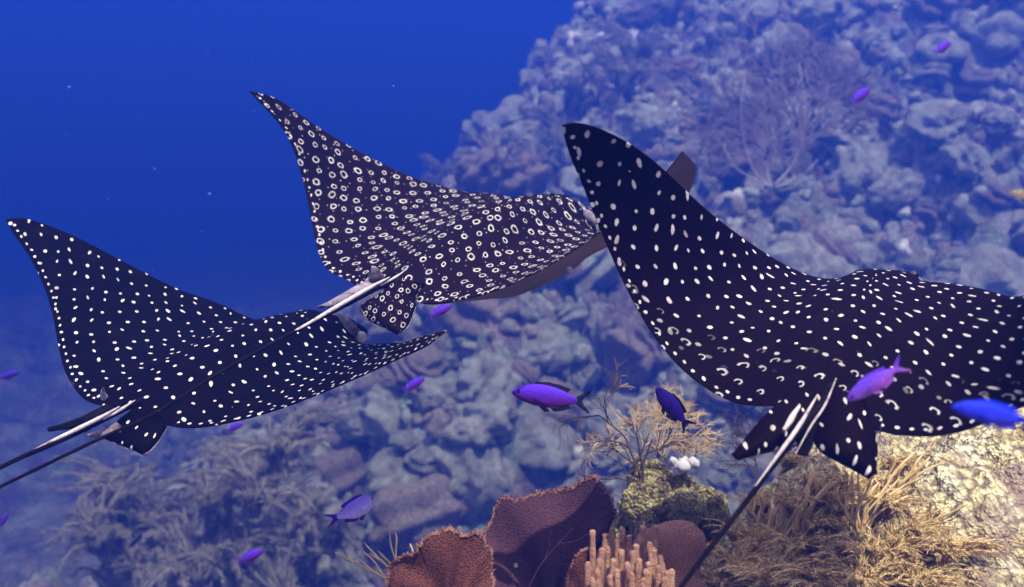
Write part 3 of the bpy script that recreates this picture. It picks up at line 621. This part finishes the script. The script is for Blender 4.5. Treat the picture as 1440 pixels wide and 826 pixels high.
def rot(e_):
    cy_, sy = np.cos(e_[0]), np.sin(e_[0]); cp, sp_ = np.cos(e_[1]), np.sin(e_[1]); c_, s_ = np.cos(e_[2]), np.sin(e_[2])
    return np.array([[cy_, -sy, 0], [sy, cy_, 0], [0, 0, 1]]) @ np.array([[cp, 0, -sp_], [0, 1, 0], [sp_, 0, cp]]) @ np.array([[1, 0, 0], [0, c_, -s_], [0, s_, c_]])
def off_interp(L, eta, root0=True):
    a = [0.0] + [q[0] for q in L]; dx = [0.0] + [q[1] for q in L]; dy = [0.0] + [q[2] for q in L]
    if a[-1] < 1: a.append(1.0); dx.append(0); dy.append(0)
    tb = slerp_line(np.stack([a, dx, dy], -1), 160); o_ = np.maximum.accumulate(tb[:, 0]); a, dx, dy = o_, tb[:, 1], tb[:, 2]
    w_ = np.minimum(.06, .6 * (1 - eta)); k = np.linspace(-1, 1, 9); g_ = np.exp(-k * k * 1.6); g_ /= g_.sum()
    return sum(q * np.interp(np.abs(eta + d * w_), a, dx) for d, q in zip(k, g_)), sum(q * np.interp(np.abs(eta + d * w_), a, dy) for d, q in zip(k, g_))
def ray_mid(R, yv, t):
    """mid surface of the disc in the world: yv signed span (array), t chord 0 rear .. 1 front"""
    p = np.array(R['p']); eta = np.abs(yv); X0 = smooth_interp(eta, yt, xt); X1 = smooth_interp(eta, yl, xl); x = X0 + (X1 - X0) * t
    L = deform(x, yv, p[6:12]); Rr = deform(x, yv, p[12:18]); q = np.where((yv >= 0)[..., None], L, Rr)
    W = q @ rot(p[3:6]).T + p[:3]
    o = R['off']; ex = np.zeros_like(x); ey = np.zeros_like(x)
    for sgn, k in ((1, 'l'), (-1, 'r')):
        a, b = off_interp(o[k + 'L'], eta); c, d = off_interp(o[k + 'T'], eta); m = (yv >= 0) if sgn > 0 else (yv < 0)
        ex = np.where(m, c + (a - c) * t, ex); ey = np.where(m, d + (b - d) * t, ey)
    dep = (W - CAM) @ FW
    W = W + (dep / F)[..., None] * (ex[..., None] * RT - ey[..., None] * UP)
    return CAM + R['s'] * (W - CAM), x
def ray_surfaces(R, N=110, Mc=64):
    u = np.linspace(0, 1, N); e_ = .55 * u + .45 * (1 - (1 - u) ** 2); e_ = e_ - .55 * .06 * np.sin(np.pi * np.clip(e_ / .5, 0, 1)); e_[-1] = 1.0
    yv = np.concatenate([-e_[::-1], e_[1:]]); t = .5 - .5 * np.cos(np.pi * np.linspace(0, 1, Mc)); t = .75 * t + .25 * np.linspace(0, 1, Mc)
    YV, T = np.meshgrid(yv, t, indexing='ij'); W, x = ray_mid(R, YV, T)
    n = np.cross(np.gradient(W, axis=1), np.gradient(W, axis=0)); n /= np.linalg.norm(n, axis=-1, keepdims=True) + 1e-12
    upv = rot(np.array(R['p'])[3:6])[:, 2]
    if (n[len(yv) // 2, Mc // 2] @ upv) < 0: n = -n
    for _ in range(12):
        n[1:-1] = (n[:-2] + 2 * n[1:-1] + n[2:]) / 4; n[:, 1:-1] = (n[:, :-2] + 2 * n[:, 1:-1] + n[:, 2:]) / 4
    n /= np.linalg.norm(n, axis=-1, keepdims=True)
    # smooth the normals near the tips
    n[0] = n[2]; n[1] = n[2]; n[-1] = n[-3]; n[-2] = n[-3]
    eta = np.abs(YV); c = (T ** .8) * np.clip(1 - T, 0, 1) ** .5 * 1.9; wing = .026 * np.clip(1 - eta, 0, 1) ** .7 * c
    env = np.clip((x + .50) / .5, 0, 1) ** .6 * np.clip((.66 - x) / .32, 0, 1) ** .5
    sh = np.clip(4 * T * (1 - T), 0, 1) ** .5; hump = R['hump'] * np.exp(-(eta / R.get('hw', .155)) ** 2) * env * sh
    brow = R.get('brow', .03) * np.exp(-((eta - .085) / .03) ** 2) * np.exp(-((x - .44) / .10) ** 2) * sh
    crease = -R.get('crease', .008) * np.exp(-((eta - .17) / .03) ** 2) * env * sh
    s = R['s']; top = W + n * (s * (wing + hump + brow + crease + .0012))[..., None]; bot = W - n * (s * (wing * .55 + hump * R.get('belly', .6) + .0012))[..., None]
    return W, top, bot, n, np.stack([x, YV], -1), yv, t
def blade(name, a, b, thick, mat, parent, na=24, nb=14, bulge=0.0, uvs=6):
    """fin: lofted between two (px,py,depth) polylines, with real thickness"""
    A = slerp_line(a, na); B = slerp_line(b, na); G = np.zeros((na, nb, 3)); UV = np.zeros((na, nb, 2))
    for i in range(na):
        for j in range(nb):
            v = j / (nb - 1); q = A[i] + (B[i] - A[i]) * v; G[i, j] = P(*q[:2], q[2] - bulge * math.sin(math.pi * v))
            UV[i, j] = G[i, j][[0, 2]] * 1.7
    w_ = (np.sin(np.linspace(0, math.pi, nb)) ** .6)[None, :, None] * thick / 2 + .0006
    n = np.cross(np.gradient(G, axis=0), np.gradient(G, axis=1)); n /= np.linalg.norm(n, axis=-1, keepdims=True) + 1e-9
    full = np.concatenate([G + n * w_, (G - n * w_)[:, ::-1], (G + n * w_)[:, :1]], 1); uvf = np.concatenate([UV, UV[:, ::-1], UV[:, :1]], 1)
    return link(name, grid_mesh(name, full, uvf, uv2=uvf * 0 + .5), mat, parent)
LAST = {}
def tube3(name, pts, rad, mat, parent, n=40, sides=10):
    if name == 'tail_spine':
        o = tube3('tail_sting', pts, rad, mat, LAST['tail'], n, sides); o.location = (0, 0, 0); return o
    L = slerp_line(pts, n); r_ = np.interp(np.linspace(0, 1, n), np.linspace(0, 1, len(rad)), rad)
    LAST[name] = link(name, MB().tube([P(*q) for q in L], r_, sides).mesh(name), mat, parent); return LAST[name]
def ell(name, q, ax, mat, parent, sub=3):
    import bmesh
    bm = bmesh.new(); bmesh.ops.create_icosphere(bm, subdivisions=sub, radius=1)
    Mx = np.array(ax)
    for v in bm.verts: v.co = Vector(np.array(v.co[:]) @ Mx + q)
    me = bpy.data.meshes.new(name); bm.to_mesh(me); bm.free(); me.polygons.foreach_set('use_smooth', [True] * len(me.polygons)); return link(name, me, mat, parent)
def build_ray(key, label):
    R = RAYS[key]; W, top, bot, n, uv, yv, t = ray_surfaces(R)
    c = len(yv) // 2; e = empty('spotted_eagle_ray', W[c, len(t) // 2]); tag(e, label, 'ray')
    full = np.concatenate([top, bot[:, ::-1], top[:, :1]], 1); uvf = np.concatenate([uv, uv[:, ::-1], uv[:, :1]], 1)
    xt_ = smooth_interp(np.abs(uv[..., 1]), yt, xt); mg = np.stack([np.abs(uv[..., 1]) * 1.1 + (uv[..., 1] < 0) * 3.3, np.where(np.abs(uv[..., 1]) > .14, uv[..., 0] - xt_, .5)], -1)
    mg = np.concatenate([mg, mg[:, ::-1], mg[:, :1]], 1); me = grid_mesh('body', full, uvf, uv2=mg); Mc = len(t)
    me.materials.append(M['skin' + key]); me.materials.append(M['belly'])
    cols = full.shape[1] - 1; mi = np.zeros((full.shape[0] - 1, cols), np.int32); mi[:, Mc + 1:cols - 2] = 1
    me.polygons.foreach_set('material_index', mi.reshape(-1)); me.update(); link('body', me, None, e)
    # eyes on both sides of the head
    for sgn in (1, -1):
        i = int(np.argmin(np.abs(yv - sgn * .108))); j = int(np.argmin(np.abs(uv[i, :, 0] - .445)))
        q = top[i, j]; s = R['s']; ell('eye', q - n[i, j] * .006 * s, np.eye(3) * .016 * s, M['eye'], e)
    return e, W, top, n, uv, yv, t
def snout(e, px, py, d, a, b, ang, mat='grey', name='snout'):
    c_, s_ = math.cos(math.radians(ang)), math.sin(math.radians(ang)); ax = RT * c_ + UP * s_; az = UP * c_ - RT * s_
    k = d / F; return ell(name, P(px, py, d), np.stack([ax * a * k, FW * b * k, az * b * k]), M[mat], e)
RAYS['A'].update(hump=.115, hw=.30, brow=.0, crease=.0); RAYS['B'].update(hump=.175, hw=.21, belly=.8, brow=.02); RAYS['C'].update(hump=.12, hw=.19, belly=.8)
HR = {}
# right-hand ray
e, *HR['A'] = build_ray('A', 'large spotted eagle ray at right with solid white dots, raised wing and tail trailing down')
blade('pelvic_fin', [(1122, 548, 2.08), (1088, 572, 2.03), (1058, 604, 1.99), (1030, 641, 1.97)], [(1166, 565, 2.04), (1142, 610, 1.99), (1098, 632, 1.97), (1037, 645, 1.965)], .018, M['skinA'], e, bulge=.015)
blade('pelvic_fin', [(1165, 548, 2.03), (1148, 590, 1.98), (1150, 632, 1.93), (1222, 672, 1.90)], [(1215, 560, 2.02), (1226, 590, 1.97), (1234, 625, 1.92), (1232, 668, 1.895)], .018, M['skinA'], e, bulge=.02)
blade('clasper', [(1138, 590, 1.97), (1124, 615, 1.95), (1120, 638, 1.94)], [(1150, 598, 1.97), (1144, 622, 1.95), (1136, 642, 1.94)], .02, M['dark'], e)
tube3('tail', [(1180, 512, 2.25), (1168, 545, 2.07), (1153, 572, 1.96), (1128, 600, 1.90), (1095, 645, 1.86), (1040, 718, 1.80), (990, 782, 1.74), (940, 850, 1.68)], [.003, .009, .0095, .008, .0065, .0055, .005, .0045], M['tail'], e, 60)
tube3('tail_spine', [(1150, 555, 1.905), (1125, 597, 1.875), (1100, 632, 1.85), (1062, 684, 1.812)], [.0014, .0046, .004, .001], M['spine'], e)
tube3('tail_spine', [(1176, 532, 1.925), (1160, 570, 1.90), (1140, 600, 1.88), (1118, 640, 1.86)], [.001, .0026, .0022, .0008], M['spine'], e)
blade('dorsal_fin', [(1124, 568, 1.93), (1110, 585, 1.91), (1100, 606, 1.885)], [(1122, 578, 1.92), (1116, 592, 1.90), (1104, 607, 1.88)], .012, M['spine'], e)
# middle ray
e, *HR['B'] = build_ray('B', 'middle spotted eagle ray covered in white ring spots, long pale-topped tail trailing down left')
snout(e, 829, 306, 3.66, 14, 8, -50); snout(e, 817, 297, 3.50, 4, 3.4, -50, 'eye', 'eye')
blade('pelvic_fin', [(560, 392, 2.98), (530, 415, 2.95), (506, 432, 2.92), (520, 452, 2.90), (560, 468, 2.89)], [(598, 400, 3.0), (586, 418, 2.97), (584, 432, 2.93), (575, 456, 2.90), (563, 468, 2.89)], .02, M['skinB'], e, bulge=.02)
blade('pelvic_fin', [(520, 392, 3.05), (495, 405, 3.0), (462, 424, 2.95), (446, 432, 2.93)], [(535, 402, 3.02), (510, 414, 2.98), (470, 430, 2.94), (447, 433, 2.93)], .015, M['grey'], e)
tube3('tail', [(605, 368, 3.45), (568, 386, 3.20), (530, 405, 3.0), (490, 427, 2.88), (400, 474, 2.72), (300, 530, 2.45), (215, 583, 2.30), (130, 622, 2.2), (0, 685, 2.08), (-160, 765, 1.95)], [.003, .010, .010, .008, .0065, .0055, .005, .0045, .004, .0035], M['tail'], e, 90)
tube3('tail_spine', [(548, 390, 2.95), (520, 405, 2.90), (470, 434, 2.84), (425, 460, 2.765), (385, 480, 2.70)], [.0018, .007, .0072, .0045, .001], M['spine'], e)
tube3('tail_spine', [(572, 379, 3.0), (556, 390, 2.965), (535, 402, 2.94)], [.0012, .004, .003], M['spine'], e)
blade('dorsal_fin', [(542, 396, 2.98), (528, 400, 2.95), (518, 396, 2.93)], [(540, 388, 2.95), (530, 376, 2.92), (522, 374, 2.91)], .014, M['grey'], e)
tube3('fin_edge', [(506, 432, 2.905), (520, 453, 2.885), (545, 464, 2.875), (564, 469, 2.872), (576, 456, 2.885), (585, 432, 2.915)], [.0008, .0016, .0020, .0024, .0015, .0008], M['grey'], e, 30, 6)
# left ray
e, *HR['C'] = build_ray('C', 'left spotted eagle ray with small white dots, right wing tip under the middle ray')
snout(e, 483, 458, 3.42, 24, 13, -38); snout(e, 508, 474, 3.44, 8.5, 8, -30, 'pale', 'snout_tip'); snout(e, 474, 455, 3.28, 4.0, 3.2, -35, 'eye', 'eye')
blade('pelvic_fin', [(190, 572, 2.53), (165, 592, 2.49), (142, 612, 2.46), (165, 625, 2.44), (203, 637, 2.43)], [(228, 588, 2.56), (232, 597, 2.53), (234, 603, 2.50), (220, 625, 2.45), (206, 637, 2.43)], .018, M['skinC'], e, bulge=.01)
blade('pelvic_fin', [(150, 568, 2.60), (110, 588, 2.56), (66, 603, 2.52)], [(165, 580, 2.57), (125, 598, 2.53), (68, 607, 2.515)], .014, M['dark'], e)
for k in range(5): tube3('fin_ray', [(120 + 8 * k, 588, 2.53), (92 + 9 * k, 598 + k, 2.51), (66 + 13 * k, 603 + 2 * k, 2.5)], [.004, .003, .0008], M['dark'], e, 10, 5)
tube3('fin_edge', [(145, 612, 2.455), (168, 627, 2.435), (190, 634, 2.425), (205, 638, 2.42), (220, 625, 2.435), (235, 602, 2.49)], [.0006, .0012, .0018, .0022, .0015, .0008], M['grey'], e, 30, 6)
blade('clasper', [(160, 595, 2.47), (140, 605, 2.45), (122, 612, 2.44)], [(172, 600, 2.46), (152, 613, 2.44), (130, 617, 2.435)], .02, M['grey'], e)
tube3('tail', [(242, 538, 2.88), (206, 560, 2.68), (170, 577, 2.50), (130, 598, 2.41), (80, 622, 2.34), (20, 648, 2.26), (-60, 688, 2.16), (-160, 735, 2.05)], [.003, .010, .0095, .008, .007, .006, .005, .004], M['tail'], e, 70)
tube3('tail_spine', [(168, 572, 2.45), (140, 588, 2.405), (110, 603, 2.37), (70, 622, 2.33), (40, 637, 2.30)], [.0015, .0055, .006, .004, .001], M['spine'], e)
tube3('tail_spine', [(190, 563, 2.49), (170, 576, 2.455), (145, 590, 2.42)], [.0012, .0045, .003], M['spine'], e)
blade('dorsal_fin', [(152, 558, 2.5), (148, 552, 2.48), (147, 547, 2.46)], [(142, 562, 2.5), (141, 556, 2.48), (143, 549, 2.46)], .012, M['pale'], e)

# ------------------------------------------------------------------ fish
def fish(px, py, d, Lpx, ang, yaw, mat, label, fins='fish_fin', roll=0, hgt=.17, bend=0.0, group=None, detail=True, belly=None):
    """creole wrasse / chromis: nose along +x of its own frame; ang = screen angle of the nose (deg, 0 = right, 90 = up)"""
    s = Lpx / F * d / max(.35, math.cos(math.radians(yaw)))
    e = empty('reef_fish', P(px, py, d)); tag(e, label, 'fish', group)
    a = math.radians(ang); X_ = RT * math.cos(a) + UP * math.sin(a); yw = math.radians(yaw); X_ = X_ * math.cos(yw) + FW * math.sin(yw)
    Zb = UP * math.cos(a) - RT * math.sin(a)
    if math.cos(a) < 0: Zb = -Zb
    Yb = np.cross(Zb, X_); Yb /= np.linalg.norm(Yb); Zb = np.cross(X_, Yb)
    rr = math.radians(roll); Yb, Zb = Yb * math.cos(rr) + Zb * math.sin(rr), Zb * math.cos(rr) - Yb * math.sin(rr)
    e.matrix_world = Matrix([[*(X_[i], Yb[i], Zb[i]), e.location[i]] for i in range(3)] + [[0, 0, 0, 1]])
    def B(x, y, z):
        return (x * s, (y + bend * (x - .2) ** 2) * s, z * s)
    xs_ = np.array([.5, .485, .45, .39, .30, .18, .05, -.08, -.20, -.28, -.33]); hs = np.array([.004, .03, .062, .10, .135, .16, .165, .145, .095, .05, .042]) * hgt / .17
    ws = hs * np.array([.9, .8, .7, .6, .55, .5, .47, .42, .36, .3, .25]); zc = np.array([0, 0, .005, .01, .012, .01, .005, 0, 0, 0, 0])
    mb = MB(); K = 14; V = []
    for x, h, w_, z in zip(xs_, hs, ws, zc):
        for k in range(K): th = 2 * math.pi * k / K; V.append(B(x, w_ * math.cos(th), z + h * math.sin(th)))
    Fc = [(i * K + k, i * K + (k + 1) % K, (i + 1) * K + (k + 1) % K, (i + 1) * K + k) for i in range(len(xs_) - 1) for k in range(K)] + [tuple(range(K))[::-1], tuple(range((len(xs_) - 1) * K, len(xs_) * K))]
    mb.add(V, Fc); me = mb.mesh('body'); bo = link('body', me, M[mat], e, loc=(0, 0, 0))
    sm = bo.modifiers.new('smooth', 'SUBSURF'); sm.levels = 1; sm.render_levels = 1
    def fin(nm, pts, th=.006, mt=fins, yoff=0, splay=0):
        P_ = [B(x, yoff + splay * abs(x - pts[0][0]), z) for x, z in pts]; n_ = len(P_); t_ = th * s
        c_ = np.mean(P_, 0); V = [c_ + np.array([0, t_, 0]), c_ - np.array([0, t_, 0])] + P_
        Fc = []
        for k in range(n_): Fc += [(0, 2 + k, 2 + (k + 1) % n_), (1, 2 + (k + 1) % n_, 2 + k)]
        link(nm, MB().add(V, Fc).mesh(nm, False), M[mt], e, loc=(0, 0, 0))
    h_ = hgt / .17
    for sg in (1, -1):
        fin('tail_lobe', [(-.30, .0), (-.31, sg * .045), (-.38, sg * .09), (-.50, sg * .15), (-.47, sg * .105), (-.41, sg * .045), (-.385, 0)])
    fin('dorsal_fin', [(.26, .13 * h_), (.20, .19 * h_), (.05, .205 * h_), (-.10, .185 * h_), (-.23, .15 * h_), (-.20, .085 * h_), (-.05, .14 * h_), (.1, .155 * h_)])
    fin('anal_fin', [(.0, -.155 * h_), (-.06, -.195 * h_), (-.16, -.165 * h_), (-.25, -.12 * h_), (-.22, -.065 * h_), (-.1, -.13 * h_)])
    if detail:
        for sg in (1, -1):
            fin('pectoral_fin', [(.20, -.01), (.14, .03), (.02, .0), (.0, -.05), (.08, -.065), (.17, -.04)], .004, mt=mat, yoff=sg * .085 * h_, splay=sg * .25)
            fin('pelvic_fin', [(.14, -.14 * h_), (.06, -.21 * h_), (.0, -.20 * h_), (.06, -.145 * h_)], .004, yoff=sg * .03)
            ell_ = MB(); 
            th = np.linspace(0, 2 * math.pi, 9)[:-1]; c0 = np.array(B(.40, sg * .058 * h_, .03)); r_ = .02 * s
            V = [c0 + np.array([0, sg * r_ * .5, 0])] + [c0 + np.array([math.cos(q) * r_, 0, math.sin(q) * r_]) for q in th]
            ell_.add(V, [(0, 1 + k, 1 + (k + 1) % 8) for k in range(8)]); link('eye', ell_.mesh('eye'), M['fish_black'], e, loc=(0, 0, 0))
    return e
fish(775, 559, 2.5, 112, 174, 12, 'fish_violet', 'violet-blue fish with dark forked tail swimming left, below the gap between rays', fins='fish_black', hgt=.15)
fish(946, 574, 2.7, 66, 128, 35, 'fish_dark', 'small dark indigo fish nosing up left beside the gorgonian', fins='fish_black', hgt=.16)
fish(1232, 537, 1.6, 92, 218, 15, 'fish_pink', 'magenta-violet fish crossing in front of the right-hand ray', fins='fish_pink', hgt=.14)
fish(1400, 584, 1.25, 112, 170, 15, 'fish_blue', 'bright cobalt blue fish at the right edge below the ray', fins='fish_blue', hgt=.14)
fish(502, 716, 2.9, 46, 20, 50, 'fish_lilac', 'lilac fish turning with its tail curled, above the red-brown fan', fins='fish_violet', hgt=.2, bend=.9)
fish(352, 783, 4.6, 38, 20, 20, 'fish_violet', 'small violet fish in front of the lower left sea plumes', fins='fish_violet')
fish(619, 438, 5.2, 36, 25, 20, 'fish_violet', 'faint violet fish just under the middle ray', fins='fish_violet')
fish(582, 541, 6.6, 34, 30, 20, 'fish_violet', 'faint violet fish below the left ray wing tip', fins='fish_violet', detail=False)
fish(1325, 68, 5.6, 34, 35, 20, 'fish_violet', 'faint violet fish near the top right corner', fins='fish_violet', detail=False)
fish(1210, 135, 5.8, 40, 35, 20, 'fish_violet', 'faint violet fish right of the tall hazy fan', fins='fish_violet', detail=False)
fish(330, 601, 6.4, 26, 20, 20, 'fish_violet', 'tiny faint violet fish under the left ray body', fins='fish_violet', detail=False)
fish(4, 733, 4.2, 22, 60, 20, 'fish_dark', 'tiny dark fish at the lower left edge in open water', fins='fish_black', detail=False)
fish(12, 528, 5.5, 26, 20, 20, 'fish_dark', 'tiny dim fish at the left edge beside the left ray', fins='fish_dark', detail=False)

# ------------------------------------------------------------------ drifting specks in the water
mb = MB(); r_ = np.random.default_rng(5)
for i in range(330):
    q = P(r_.uniform(-100, 1540), r_.uniform(-80, 900), r_.uniform(1.2, 6)); s = r_.choice((r_.uniform(.0004, .0010), r_.uniform(.0008, .0020)))
    mb.add([q + np.array(v) * s for v in ((1, 0, 0), (-1, 0, 0), (0, 1, 0), (0, -1, 0), (0, 0, 1), (0, 0, -1))], [(0, 2, 4), (2, 1, 4), (1, 3, 4), (3, 0, 4), (2, 0, 5), (1, 2, 5), (3, 1, 5), (0, 3, 5)])
o = link('drifting_specks', mb.mesh('drifting_specks'), M['speck']); tag(o, 'fine pale specks drifting in the blue water', 'specks', None, 'stuff')

# ------------------------------------------------------------------ the water itself: an even haze
mb = MB(); x0, x1, y0, y1, z0, z1 = -95, 95, -62, 122, -6.5, 15.0
mb.add([(x, y, z) for x in (x0, x1) for y in (y0, y1) for z in (z0, z1)], [(0, 1, 3, 2), (4, 6, 7, 5), (0, 4, 5, 1), (2, 3, 7, 6), (0, 2, 6, 4), (1, 5, 7, 3)])
hm = bpy.data.materials.new('water_haze'); hm.use_nodes = True; t = hm.node_tree; t.nodes.clear()
oo = t.nodes.new('ShaderNodeOutputMaterial'); pv = t.nodes.new('ShaderNodeVolumePrincipled'); t.links.new(pv.outputs[0], oo.inputs['Volume'])
pv.inputs['Color'].default_value = HAZE_COLOR + (1,); pv.inputs['Density'].default_value = HAZE_DENSITY; pv.inputs['Anisotropy'].default_value = 0.2
tag(link('haze', mb.mesh('haze', False), hm), 'clear blue sea water filling the whole view', 'water', None, 'stuff')
